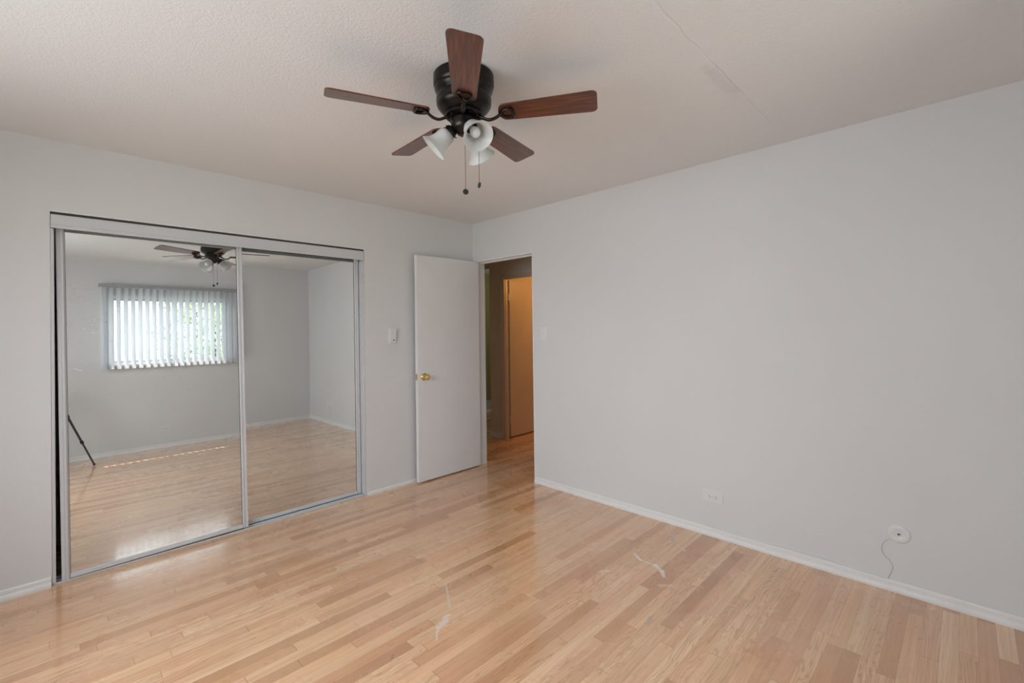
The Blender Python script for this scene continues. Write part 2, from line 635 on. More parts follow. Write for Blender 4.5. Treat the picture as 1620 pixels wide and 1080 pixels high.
def tag(o, label, cat, group=None, kind=None):
    o['label'] = label
    o['category'] = cat
    if group:
        o['group'] = group
    if kind:
        o['kind'] = kind
    return o


def thing(name, label, cat, loc=(0, 0, 0), rot=(0, 0, 0), group=None, kind=None):
    o = bpy.data.objects.new(name, None)
    o.empty_display_size = 0.05
    o.location = loc
    o.rotation_euler = rot
    COL.objects.link(o)
    return tag(o, label, cat, group, kind)


def struct(name, bm, mat, label, cat, smooth=None):
    return tag(obj(name, bm, mat, smooth=smooth), label, cat, kind='structure')


# ------------------------------------------------------------------ room shell
T = 0.11
CX0, CX1, CZ = -3.06, -1.20, 2.052        # closet opening
DY0, DY1, DZ = -0.81, -0.05, 2.055        # doorway in the right wall
HX = 0.96                                 # hall wall plane
TW = 0.10                                 # right wall thickness

bm = bm_new(); box(bm, -4.2, 4.4, -4.2, 4.3, -0.1, 0.0)
struct('floor', bm, 'floor', 'worn light oak strip floor running through the empty bedroom and hall', 'floor')
bm = bm_new(); box(bm, -4.2, 4.4, -4.2, 4.3, H, H + 0.1)
struct('ceiling', bm, 'ceiling', 'white stippled ceiling with a lifting joint across it', 'ceiling')

bm = bm_new()
box(bm, XL - T, CX0, 0, T, 0, H); box(bm, CX0, CX1, 0, T, CZ, H); box(bm, CX1, TW, 0, T, 0, H)
struct('wall_left', bm, 'wall', 'white textured wall holding the mirrored closet', 'wall')
bm = bm_new()
box(bm, 0, TW, D - T, DY0, 0, H); box(bm, 0, TW, DY0, DY1, DZ, H); box(bm, 0, TW, DY1, 0, 0, H)
struct('wall_right', bm, 'wall', 'long bare white wall with the open doorway at its end', 'wall')
bm = bm_new()
box(bm, XL - T, WX0, D - T, D, 0, H); box(bm, WX1, 0.0, D - T, D, 0, H)
box(bm, WX0, WX1, D - T, D, 0, WZ0); box(bm, WX0, WX1, D - T, D, WZ1, H)
struct('wall_rear', bm, 'wall', 'white window wall seen reflected in the closet mirrors', 'wall')
bm = bm_new()
box(bm, XL - T, XL, D, SX0, 0, H); box(bm, XL - T, XL, SX1, 0, 0, H)
box(bm, XL - T, XL, SX0, SX1, 0, SZ0); box(bm, XL - T, XL, SX0, SX1, SZ1, H)
struct('wall_side', bm, 'wall', 'white wall beside the camera with the added second window', 'wall')
# closet interior
bm = bm_new()
box(bm, CX0 - 0.25, CX1 + 0.15, 0.72, 0.80, 0, H); box(bm, CX0 - 0.33, CX0 - 0.25, T, 0.80, 0, H); box(bm, CX1 + 0.15, CX1 + 0.23, T, 0.80, 0, H)
struct('wall_closet', bm, 'hallpaint', 'dark inside walls of the closet behind the mirrors', 'wall')

# hall and what lies beyond
D2Y0, D2Y1, D2Z = -0.27, 0.525, 2.0
T2 = 0.06
HY = 0.785
bm = bm_new()
box(bm, HX, HX + T2, D2Y1, HY, 0, H); box(bm, HX, HX + T2, D2Y0, D2Y1, D2Z, H); box(bm, HX, HX + T2, -1.7, D2Y0, 0, H)
box(bm, HX + T2, 4.3, 0.69, HY, 0, H)
struct('wall_hall', bm, 'hallpaint', 'grey-beige hall wall seen through the doorway', 'wall')
bm = bm_new(); box(bm, TW, HX, -1.8, -1.7, 0, H)
struct('wall_hall_end', bm, 'hallpaint', 'near end wall of the hall', 'wall')
bm = bm_new(); box(bm, 0.0, TW, T, 0.80, 0, H)
struct('wall_hall_inner', bm, 'hallpaint', 'hall wall continuing behind the closet', 'wall')
bm = bm_new(); box(bm, 0.0, TW, 0.80, 3.1, 0, H); box(bm, TW, 4.3, 3.0, 3.1, 0, H); box(bm, 4.2, 4.3, 0.8, 3.0, 0, H)
struct('wall_green', bm, 'green', 'olive green wall glimpsed at the far end of the hall', 'wall')
bm = bm_new(); box(bm, TW, HX + 0.05, 0.80, 0.92, 2.155, H)
struct('trim_2', bm, 'palegreen', 'pale green header over the passage at the hall end', 'trim')
bm = bm_new(); box(bm, 3.4, 3.5, -1.8, 0.69, 0, H); box(bm, HX + T2, 3.4, -1.8, -1.7, 0, H)
struct('wall_bathroom', bm, 'doorhall', 'warm lit wall of the room behind the inner hall door', 'wall')
bm = bm_new(); box(bm, TW, 4.2, 2.14, 3.0, 0.0, 0.006)
struct('floor_tile', bm, 'tile', 'grey tiled floor at the foot of the green wall', 'floor')
bm = bm_new(); box(bm, TW, 4.2, 2.03, 2.14, 0.0, 0.02, 0.004)
struct('trim_3', bm, 'trimpaint', 'cream threshold strip before the grey tiles', 'trim')

# baseboards
BASE = [(0, 0), (0.017, 0), (0.017, 0.012), (0.014, 0.022), (0.009, 0.027), (0.009, 0.046), (0.005, 0.052), (0, 0.053)]
SM = [(0, 0), (0.010, 0), (0.010, 0.016), (0.006, 0.024), (0, 0.026)]


def baseboard(name, p0, p1, out, label, prof=BASE):
    bm = bm_new(); extrude_profile(bm, prof, p0, p1, out)
    return struct(name, bm, 'trimpaint', label, 'baseboard')


baseboard('baseboard_right', (0, D, 0), (0, DY0, 0), (-1, 0, 0), 'low white baseboard along the foot of the long right wall')
baseboard('baseboard_left', (XL, 0, 0), (CX0 - 0.004, 0, 0), (0, -1, 0), 'short white baseboard to the left of the closet', BASE)
baseboard('baseboard_corner', (CX1 + 0.02, 0, 0), (0, 0, 0), (0, -1, 0), 'thin white baseboard between closet and open door', SM)
baseboard('baseboard_rear', (XL, D, 0), (0, D, 0), (0, 1, 0), 'white baseboard under the window, seen in the mirrors')
baseboard('baseboard_side', (XL, D, 0), (XL, 0, 0), (1, 0, 0), 'white baseboard below the added second window')
HB = [(0, 0), (0.02, 0), (0.02, 0.012), (0.013, 0.03), (0.009, 0.05), (0, 0.062)]
baseboard('baseboard_hall', (HX, HY + 0.008, 0), (HX, 0.587, 0), (-1, 0, 0), 'short white baseboard on the hall wall corner', HB)

# ------------------------------------------------------------------ doorway lining (thin painted steel frame with stop)
t1 = thing('trim_1', 'narrow white frame lining the bedroom doorway', 'door frame', (0, DY1, 0), kind='structure')


def part_box(name, dims, mat, parent, bev=0.0, smooth=None):
    bm = bm_new()
    ox = parent.location if parent else Vector((0, 0, 0))
    x0, x1, y0, y1, z0, z1 = dims
    box(bm, x0 - ox.x, x1 - ox.x, y0 - ox.y, y1 - ox.y, z0 - ox.z, z1 - ox.z, bev)
    return obj(name, bm, mat, parent, smooth)


part_box('jamb', (-0.004, TW + 0.004, DY1 - 0.012, DY1, 0, DZ), 'doorpaint', t1, 0.002)
part_box('jamb', (-0.004, TW + 0.004, DY0, DY0 + 0.008, 0, DZ), 'doorpaint', t1, 0.002)
part_box('head_jamb', (-0.004, TW + 0.004, DY0 + 0.008, DY1 - 0.012, DZ - 0.012, DZ), 'doorpaint', t1, 0.002)
part_box('stop', (0.040, 0.075, DY0 + 0.008, DY1 - 0.012, DZ - 0.026, DZ - 0.012), 'doorpaint', t1, 0.002)

# ------------------------------------------------------------------ bedroom door, swung back beside the closet wall
LW = 0.738
d1 = thing('door_1', 'open white flush bedroom door with a brass knob', 'door', (-0.002, -0.05, 0.012), kind='structure')
bm = bm_new(); box(bm, -LW, 0, -0.036, 0, 0, 2.030, 0.0015)
obj('door_leaf', bm, 'doorpaint', d1)
KX, KZ = -LW + 0.068, 0.936


def knob(parent, x, z, y, sgn):
    Mx = Matrix.Translation((x, y, z)) @ Matrix.Rotation(R(90) * (1 if sgn < 0 else -1), 4, 'X')
    bm = bm_new()
    lathe(bm, [(0.0005, 0.0), (0.032, 0.0), (0.033, 0.003), (0.029, 0.008), (0.020, 0.011), (0.012, 0.014), (0.0115, 0.030),
               (0.017, 0.034), (0.0255, 0.042), (0.0275, 0.050), (0.0265, 0.058), (0.020, 0.064), (0.0165, 0.0655), (0.0155, 0.0635), (0.0005, 0.0630)], 40, Mx)
    k = obj('door_knob', bm, 'brass', parent, 40)
    k['label'] = 'round brass door knob'
    bm = bm_new()
    lathe(bm, [(0.0005, 0.0628), (0.006, 0.0628), (0.006, 0.066), (0.004, 0.067), (0.0005, 0.067)], 20, Mx)
    obj('privacy_button', bm, 'brass', k, 40)


knob(d1, KX, KZ, -0.036, -1)
bm = bm_new(); box(bm, -LW - 0.0015, -LW + 0.001, -0.031, -0.005, KZ - 0.029, KZ + 0.029, 0.0008)
lp = obj('latch_plate', bm, 'brass', d1); lp['label'] = 'brass latch plate on the door edge'
bm = bm_new(); prism(bm, [(0, -0.008), (-0.012, -0.008), (-0.003, 0.008), (0, 0.008)], KZ - 0.009, KZ + 0.009, Matrix.Translation((-LW, -0.018, 0)))
obj('latch_bolt', bm, 'brass', lp)
for hz in (0.20, 1.02, 1.84):
    bm = bm_new()
    lathe(bm, [(0.0001, hz - 0.045), (0.0055, hz - 0.045), (0.0055, hz + 0.045), (0.0001, hz + 0.045)], 12, Matrix.Translation((0.006, 0.004, 0)))
    box(bm, -0.0005, 0.0015, -0.034, 0.004, hz - 0.044, hz + 0.044)
    obj('hinge', bm, 'steel', d1, 40)

# ------------------------------------------------------------------ inner hall door frame and door
t4 = thing('trim_4', 'cream casing around the inner hall doorway', 'door frame', (HX, D2Y1, 0), kind='structure')
CAS = [(0, 0), (0, -0.008), (0.012, -0.014), (0.02, -0.010), (0.05, -0.016), (0.062, -0.018), (0.062, 0)]


def casing_leg(name, y_in, y_out):
    bm = bm_new()
    s = 1 if y_out > y_in else -1
    Wd = abs(y_out - y_in)
    pf = [(0.0, 0.0), (0.0, -0.009), (0.15, -0.013), (0.30, -0.008), (0.45, -0.011), (0.8, -0.018), (1.0, -0.018), (1.0, 0.0)]
    prism(bm, [(px, y_in - D2Y1 + s * u * Wd) for u, px in pf], 0, D2Z + 0.035)
    obj(name, bm, 'doorhall', t4)


casing_leg('casing', D2Y1, D2Y1 + 0.06)
casing_leg('casing', D2Y0, D2Y0 - 0.06)
bm = bm_new()
pf = [(0.0, 0.0), (0.0, -0.009), (0.15, -0.013), (0.30, -0.008), (0.45, -0.011), (0.8, -0.018), (1.0, -0.018), (1.0, 0.0)]
aa = [bm.verts.new((px, 0.06, D2Z + u * 0.035)) for u, px in pf]
bb = [bm.verts.new((px, D2Y0 - D2Y1 - 0.06, D2Z + u * 0.035)) for u, px in pf]
bm.faces.new(aa); bm.faces.new(bb[::-1])
for i in range(len(pf)):
    j = (i + 1) % len(pf)
    bm.faces.new((aa[i], bb[i], bb[j], aa[j]))
obj('head_casing', bm, 'doorhall', t4)
part_box('jamb', (HX - 0.003, HX + T2, D2Y1 - 0.008, D2Y1, 0, D2Z), 'doorhall', t4, 0.002)
part_box('jamb', (HX - 0.003, HX + T2, D2Y0, D2Y0 + 0.012, 0, D2Z), 'doorhall', t4, 0.002)
part_box('head_jamb', (HX - 0.003, HX + T2, D2Y0 + 0.012, D2Y1 - 0.012, D2Z - 0.012, D2Z), 'doorhall', t4, 0.002)
part_box('stop', (HX + 0.018, HX + 0.034, D2Y1 - 0.014, D2Y1 - 0.008, 0, D2Z - 0.012), 'doorhall', t4, 0.001)

d2 = thing('door_2', 'open inner hall door glowing orange in lamplight', 'door', (1.050, 0.515, 0.012), (0, 0, R(3)), kind='structure')
bm = bm_new(); box(bm, 0.0, 0.74, -0.0, 0.035, 0, 1.97, 0.0015)
obj('door_leaf', bm, 'doorhall', d2)
for hz in (0.22, 1.76):
    bm = bm_new()
    lathe(bm, [(0.0001, hz - 0.045), (0.007, hz - 0.045), (0.007, hz + 0.045), (0.0001, hz + 0.045)], 12, Matrix.Translation((-0.010, 0.0, 0)))
    box(bm, -0.022, 0.001, 0.0, 0.004, hz - 0.044, hz + 0.044)
    obj('hinge', bm, 'steel', d2, 40)
bm = bm_new()
lathe(bm, [(0.0005, 0.0), (0.03, 0.0), (0.03, 0.004), (0.012, 0.012), (0.012, 0.03), (0.026, 0.045), (0.026, 0.055), (0.015, 0.063), (0.0005, 0.064)], 24,
      Matrix.Translation((0.67, 0.0, 0.93)) @ Matrix.Rotation(R(90), 4, 'X'))
obj('door_knob', bm, 'brass', d2, 40)

# ------------------------------------------------------------------ closet: header, tracks, mirror doors
hd = thing('closet_header_track', 'pale metal fascia track across the top of the closet opening', 'sliding door track', ((CX0 + CX1) / 2, 0, 1.955))
hx = (CX1 - CX0) / 2
bm = bm_new()
pr = [(0.004, 0.0), (-0.008, 0.0), (-0.008, 0.017), (-0.0045, 0.019), (-0.0045, 0.070), (-0.009, 0.074), (0.004, 0.074)]
a = [bm.verts.new((-hx + 0.002, y, z)) for y, z in pr]; b = [bm.verts.new((hx - 0.008, y, z)) for y, z in pr]
bm.faces.new(a); bm.faces.new(b[::-1])
for i in range(len(pr)):
    j = (i + 1) % len(pr)
    bm.faces.new((a[i], b[i], b[j], a[j]))
obj('fascia', bm, 'alu', hd)
bm = bm_new(); box(bm, -hx + 0.002, hx - 0.002, 0.006, 0.108, 0.070, 0.095); box(bm, -hx + 0.014, hx - 0.014, 0.0595, 0.0625, 0.012, 0.070)
obj('roller_channel', bm, 'darkgap', hd)
bm = bm_new(); box(bm, -hx, hx, -0.006, 0.002, 0.089, 0.098, 0.001)
obj('top_bead', bm, 'trimpaint', hd)

ft = thing('closet_floor_track', 'pale metal floor track under the mirrored sliding doors', 'sliding door track', ((CX0 + CX1) / 2, 0, 0))
bm = bm_new()
box(bm, -hx + 0.002, hx - 0.002, 0.006, 0.100, 0.0, 0.004, 0.0008)
for y in (0.006, 0.046, 0.097):
    box(bm, -hx + 0.002, hx - 0.002, y, y + 0.003, 0.003, 0.010)
obj('track_rail', bm, 'alu', ft)

for nm_, xs, lab in (('left', (CX0 + 0.001, CX0 + 0.012), 'grey metal side channel at the closet end away from the room door'),
                     ('right', (CX1 - 0.010, CX1 - 0.001), 'grey metal side channel at the closet end next to the room door')):
    sc_ = thing('closet_side_channel', lab, 'side channel', ((xs[0] + xs[1]) / 2, 0.05, 0.0))
    w_ = (xs[1] - xs[0]) / 2
    bm = bm_new()
    box(bm, -w_, w_, -0.048, 0.05, 0.012, 1.953, 0.001)
    for y in (-0.046, -0.016, 0.014):
        if nm_ == 'left':
            box(bm, w_ - 0.001, w_ + 0.003, y, y + 0.010, 0.012, 1.95)
        else:
            box(bm, -w_ - 0.004, -w_ + 0.001, y, y + 0.012, 0.012, 1.95)
    obj('channel', bm, 'alu', sc_)
    if nm_ == 'right':
        bm = bm_new(); box(bm, -w_ - 0.006, -w_ + 0.001, -0.048, -0.030, 1.76, 1.85, 0.001)
        for z in (1.78, 1.805, 1.83):
            box(bm, -w_ - 0.0075, -w_ - 0.005, -0.042, -0.036, z - 0.004, z + 0.004)
        c_ = obj('bumper_clip', bm, 'steel', sc_)


def mirror_door(label, x0, x1, yc, pitch, roll, z0, ztop):
    """local frame: x along door, z up, origin at bottom centre of the glass"""
    cx = (x0 + x1) / 2
    hw = (x1 - x0) / 2
    hgt = ztop - z0
    d = thing('mirrored_closet_door', label, 'sliding mirror door', (cx, yc, z0))
    # normal (0,-1,t): top leans away from the room
    d.rotation_euler = (-pitch, roll, 0)
    ST = 0.036
    bm = bm_new(); box(bm, -hw + ST - 0.004, hw - ST + 0.004, 0.0, 0.004, 0.022, hgt - 0.02)
    obj('mirror_glass', bm, 'mirror', d)
    for s in (-1, 1):
        bm = bm_new()
        e = s * hw
        i = s * (hw - ST)
        # ribbed stile profile
        us = [0, 0.08, 0.12, 0.42, 0.48, 0.56, 0.62, 0.80, 0.86, 0.9, 1.0]
        ds = [-0.006, -0.010, -0.010, -0.009, -0.0065, -0.0065, -0.010, -0.010, -0.006, -0.003, -0.0015]
        ol = [(e + (i - e) * u, y) for u, y in zip(us, ds)] + [(i, 0.007), (e, 0.009)]
        prism(bm, ol, 0.0, hgt)
        obj('stile', bm, 'alu', d)
    for gx in (-hw + ST, hw - ST - 0.0022):
        bm = bm_new(); box(bm, gx, gx + 0.0022, -0.0025, 0.0005, 0.022, hgt - 0.02)
        obj('glass_gasket', bm, 'darkgap', d)
    bm = bm_new(); box(bm, -hw + ST, hw - ST, -0.007, 0.012, 0.0, 0.024, 0.002); box(bm, -hw + ST, hw - ST, -0.0095, -0.006, 0.003, 0.010, 0.001)
    obj('bottom_rail', bm, 'alu', d)
    bm = bm_new(); box(bm, -hw + ST, hw - ST, -0.005, 0.012, hgt - 0.022, hgt, 0.002)
    obj('top_rail', bm, 'alu', d)
    return d


# the front door leans: its plane passes (z=1) y=0.0283; bottom at 0.0283-0.0189
mirror_door('front mirrored closet door, reflecting the window and vertical blinds', -3.023, -2.088, 0.0283 - 0.0189 + 0.001, 0.0189, -0.0085, 0.016, 2.000)
mirror_door('rear mirrored closet door, nearest the room door, reflecting bare corner', -2.150, -1.2175, 0.072 - 0.0074, 0.0074, 0.0, 0.012, 1.990)

# ------------------------------------------------------------------ window 1 (rear wall) with vertical blind


def window(name, u0, u1, z0, z1, axis, label, mull=True):
    """axis 'y-': wall on y=D looking along +y ; axis 'x-': wall on x=XL"""
    o = thing(name, label, 'window', kind='structure')
    if axis == 'y-':
        o.location = ((u0 + u1) / 2, D - 0.07, z0)
        o.rotation_euler = (0, 0, 0)
    else:
        o.location = (XL - 0.07, (u0 + u1) / 2, z0)
        o.rotation_euler = (0, 0, R(-90))
    hw = (u1 - u0) / 2
    hg = z1 - z0
    bm = bm_new()
    for dims in ((-hw, -hw + 0.035, 0, hg), (hw - 0.035, hw, 0, hg), (-hw + 0.035, hw - 0.035, 0, 0.035), (-hw + 0.035, hw - 0.035, hg - 0.035, hg)):
        box(bm, dims[0], dims[1], -0.03, 0.03, dims[2], dims[3], 0.002)
    obj('window_frame', bm, 'trimpaint', o)
    for s in (-1, 1):
        a0, a1 = (-hw + 0.035, 0.012) if s < 0 else (-0.012, hw - 0.035)
        yy = -0.012 if s < 0 else 0.012
        bm = bm_new()
        for dims in ((a0, a0 + 0.028, 0.035, hg - 0.035), (a1 - 0.028, a1, 0.035, hg - 0.035), (a0 + 0.028, a1 - 0.028, 0.035, 0.062), (a0 + 0.028, a1 - 0.028, hg - 0.062, hg - 0.035)):
            box(bm, dims[0], dims[1], yy - 0.011, yy + 0.011, dims[2], dims[3], 0.001)
        sh = obj('sash', bm, 'alu', o)
        bm = bm_new(); box(bm, a0 + 0.02, a1 - 0.02, yy - 0.002, yy + 0.002, 0.055, hg - 0.055)
        obj('pane', bm, 'glass', sh)
    bm = bm_new(); box(bm, -hw - 0.0, hw + 0.0, 0.03, 0.070 + 0.045, -0.02, 0.012, 0.003)
    obj('window_sill', bm, 'trimpaint', o)
    return o


window('window_1', WX0, WX1, WZ0, WZ1, 'y-', 'wide bedroom window behind vertical blinds, seen in the mirror')
w2 = window('added_window', SX0, SX1, SZ0, SZ1, 'x-', 'unseen second window, added beside the camera to brighten the room')  # unseen opening, put in so more light reaches the room

BX0, BX1, BZ0, BZ1 = -2.625, -1.10, 1.080, 2.150
BY = D + 0.085
vb = thing('vertical_blind', 'white vertical blind half open over the window, seen in the mirror', 'blind', ((BX0 + BX1) / 2, BY, BZ0))
bw = (BX1 - BX0) / 2
bm = bm_new(); box(bm, -bw, bw, -0.022, 0.022, BZ1 - BZ0 - 0.040, BZ1 - BZ0, 0.003); box(bm, -bw, bw, 0.020, 0.025, BZ1 - BZ0 - 0.036, BZ1 - BZ0 - 0.028)
obj('headrail', bm, 'railgrey', vb)
for x in (-bw + 0.03, 0.0, bw - 0.03):
    bm = bm_new()
    box(bm, x - 0.012, x + 0.012, -0.083, -0.020, BZ1 - BZ0 - 0.012, BZ1 - BZ0 + 0.006, 0.002)
    obj('bracket', bm, 'steel', vb)
NV = 21
for i in range(NV):
    x = -bw + 0.045 + (2 * bw - 0.08) * i / (NV - 1)
    ang = R(63 + random.uniform(-3, 3))
    if i == 0:
        ang = R(52)
    if i == 10:
        ang = R(52)
    bm = bm_new()
    hh = BZ1 - BZ0 - 0.045
    hwv = 0.043
    nseg = 8
    cols = []
    for k in range(nseg + 1):
        u = -hwv + 2 * hwv * k / nseg
        cv = 0.007 * (1 - (u / hwv) ** 2)
        px = x + u * math.cos(ang) - cv * math.sin(ang)
        py = u * math.sin(ang) + cv * math.cos(ang)
        cols.append((px, py))
    lo = [bm.verts.new((px, py, 0.0)) for px, py in cols]
    hi = [bm.verts.new((px, py, hh)) for px, py in cols]
    for k in range(nseg):
        bm.faces.new((lo[k], lo[k + 1], hi[k + 1], hi[k]))
    bmesh.ops.solidify(bm, geom=bm.faces[:], thickness=0.0008)
    obj('vane', bm, 'vane', vb, 30)
bm = bm_new(); tube(bm, [(-bw + 0.02, 0.03, BZ1 - BZ0 - 0.04), (-bw + 0.018, 0.034, 0.30), (-bw + 0.018, 0.034, 0.02)], 0.004)
obj('wand', bm, 'plastic', vb, 40)

# eave outside that lets only a strip of sun in
bm = bm_new(); box(bm, -4.6, 0.6, -4.64, D - T, 2.50, 2.60)
struct('roof_eave', bm, 'soffit', 'roof eave outside the bedroom window', 'eave')
bm = bm_new(); box(bm, -30, 20, -40, D - T - 0.02, -0.62, -0.5)
struct('ground_patio', bm, 'grass', 'pale ground outside the bedroom window', 'ground')


def leafy(name, label, cx, cy, h, rad, n, seed):
    rnd = random.Random(seed)
    o = thing(name, label, 'tree', (cx, cy, -0.5), group='trees outside the window')
    bm = bm_new(); tube(bm, [(0, 0, 0), (0.05, 0.02, h * 0.3), (0, 0.06, h * 0.62)], [0.13, 0.10, 0.05])
    obj('trunk', bm, 'bark', o, 40)
    bm = bm_new()
    blobs = [(rnd.uniform(-.6, .6) * rad, rnd.uniform(-.6, .6) * rad, h * 0.62 + rnd.uniform(-.55, .6) * rad, rad * rnd.uniform(.35, .6)) for _ in range(12)]
    for _ in range(n):
        bx_, by_, bz_, br_ = rnd.choice(blobs)
        v = Vector((rnd.gauss(0, 1), rnd.gauss(0, 1), rnd.gauss(0, 1))).normalized() * br_ * rnd.uniform(.6, 1.05)
        c = Vector((bx_, by_, bz_)) + v
        a = Vector((rnd.gauss(0, 1), rnd.gauss(0, 1), rnd.gauss(0, 1))).normalized() * 0.09
        b = a.cross(Vector((rnd.gauss(0, 1), rnd.gauss(0, 1), rnd.gauss(0, 1)))).normalized() * 0.05
        bm.faces.new([bm.verts.new(c - a), bm.verts.new(c + b), bm.verts.new(c + a), bm.verts.new(c - b)])
    obj('crown', bm, 'leaf', o)


leafy('leafy_tree', 'leafy green tree beyond the window, partly hidden by the blind', 0.3, -11.5, 4.0, 1.7, 2600, 3)
leafy('leafy_bush', 'low green bush outside the window, behind the blind', -3.2, -13.0, 2.4, 1.1, 1500, 5)

# ------------------------------------------------------------------ ceiling fan
FX, FY = -1.814, -2.038
fan = thing('ceiling_fan', 'five-bladed brown ceiling fan with dark bronze motor and three glass shades', 'ceiling fan', (FX, FY, H))
bm = bm_new()
P = [(0.0005, 0.0), (0.118, 0.0), (0.128, -0.004), (0.1285, -0.040), (0.126, -0.050), (0.121, -0.056), (0.123, -0.060), (0.121, -0.066), (0.112, -0.076),
     (0.108, -0.082), (0.112, -0.087), (0.116, -0.094), (0.117, -0.110), (0.114, -0.118), (0.116, -0.122), (0.113, -0.130), (0.104, -0.142),
     (0.092, -0.152), (0.082, -0.158), (0.0005, -0.158)]
lathe(bm, P, 64)
obj('motor_housing', bm, 'blackmetal', fan, 50)
bm = bm_new()
lathe(bm, [(0.0005, -0.156), (0.078, -0.156), (0.080, -0.160), (0.080, -0.172), (0.070, -0.176), (0.0005, -0.176)], 48)
for k in range(10):
    a = 2 * PI * k / 10
    lathe(bm, [(0.0001, -0.182), (0.004, -0.181), (0.005, -0.176), (0.005, -0.172)], 10, Matrix.Translation((0.066 * math.cos(a), 0.066 * math.sin(a), 0)))
obj('flywheel', bm, 'blackmetal', fan, 40)
bm = bm_new()
lathe(bm, [(0.0005, -0.174), (0.050, -0.174), (0.055, -0.180), (0.057, -0.190), (0.055, -0.222), (0.050, -0.228), (0.046, -0.232), (0.030, -0.240), (0.028, -0.246), (0.020, -0.250), (0.0005, -0.251)], 40)
for k in range(3):
    a = 2 * PI * k / 3 + R(35)
    box(bm, 0.054 * math.cos(a) - 0.003, 0.054 * math.cos(a) + 0.003, 0.054 * math.sin(a) - 0.003, 0.054 * math.sin(a) + 0.003, -0.208, -0.202)
obj('switch_housing', bm, 'blackmetal', fan, 45)

BZ = -0.170   # blade plane
BR = 0.554
PIT = R(12)
blade_proto = iron_proto = None
for k in range(5):
    A = R(158.3 + 72 * k)
    if blade_proto is None:
        # blade in its own frame: x along the radius from r0, y across
        bm = bm_new()
        r0, r1 = 0.150, BR
        hi_, ho_ = 0.048, 0.060
        ol = []
        # rounded root
        for j in range(9):
            t = PI / 2 + PI * j / 8
            ol.append((r0 + 0.030 + 0.030 * math.cos(t), hi_ * math.sin(t)))
        # tip with rounded corners, lower side first
        rc = 0.022
        for j in range(7):
            t = -PI / 2 + (PI / 2) * j / 6
            ol.append((r1 - rc + rc * math.cos(t), -ho_ + rc + rc * math.sin(t)))
        for j in range(7):
            t = (PI / 2) * j / 6
            ol.append((r1 - rc + rc * math.cos(t) , ho_ - rc + rc * math.sin(t)))
        prism(bm, ol, -0.003, 0.003)
        bl = obj('blade', bm, 'wood', fan)
        blade_proto = bl
        # blade iron: foot on the flywheel, S arm, open loop under the blade
        bm = bm_new()
        zf = -0.168 - BZ
        arm = smooth_path([(0.060, 0, zf - 0.006), (0.085, 0, zf - 0.020), (0.110, 0, zf - 0.030), (0.135, 0, zf - 0.026), (0.158, 0, -0.010)], 6)
        tube(bm, arm, [0.0095] * 6 + [0.0085] * (len(arm) - 6), 10, flat=0.7)
        ring = []
        for j in range(28):
            t = 2 * PI * j / 28
            # heart-like open loop
            rx = 0.188 + 0.031 * math.cos(t)
            ry = 0.026 * math.sin(t) * (1.0 + 0.25 * math.cos(t))
            ring.append((rx - (0.010 * max(0, math.cos(t)) * (1 - abs(math.sin(t)))), ry, -0.0085))
        tube(bm, ring, 0.0066, 8, closed=True)
        for (sx, sy) in ((0.205, 0.018), (0.205, -0.018), (0.166, 0.0)):
            lathe(bm, [(0.0001, -0.0125), (0.004, -0.011), (0.006, -0.006), (0.006, -0.003)], 12, Matrix.Translation((sx, sy, 0)))
        ir = obj('blade_iron', bm, 'ironmetal', fan, 50)
        iron_proto = ir
    else:
        bl = blade_proto.copy(); COL.objects.link(bl); bl.parent = fan
        ir = iron_proto.copy(); COL.objects.link(ir); ir.parent = fan
    # +s (counter-clockwise) edge lower
    mt = Matrix.Translation((0, 0, BZ)) @ Matrix.Rotation(A, 4, 'Z') @ Matrix.Rotation(-PIT, 4, 'X')
    bl.matrix_local = mt
    ir.matrix_local = Matrix.Translation((0, 0, BZ)) @ Matrix.Rotation(A, 4, 'Z') @ Matrix.Rotation(-PIT * 0.8, 4, 'X')

# three bell shades
def wavr(a, z):
    return 1.0


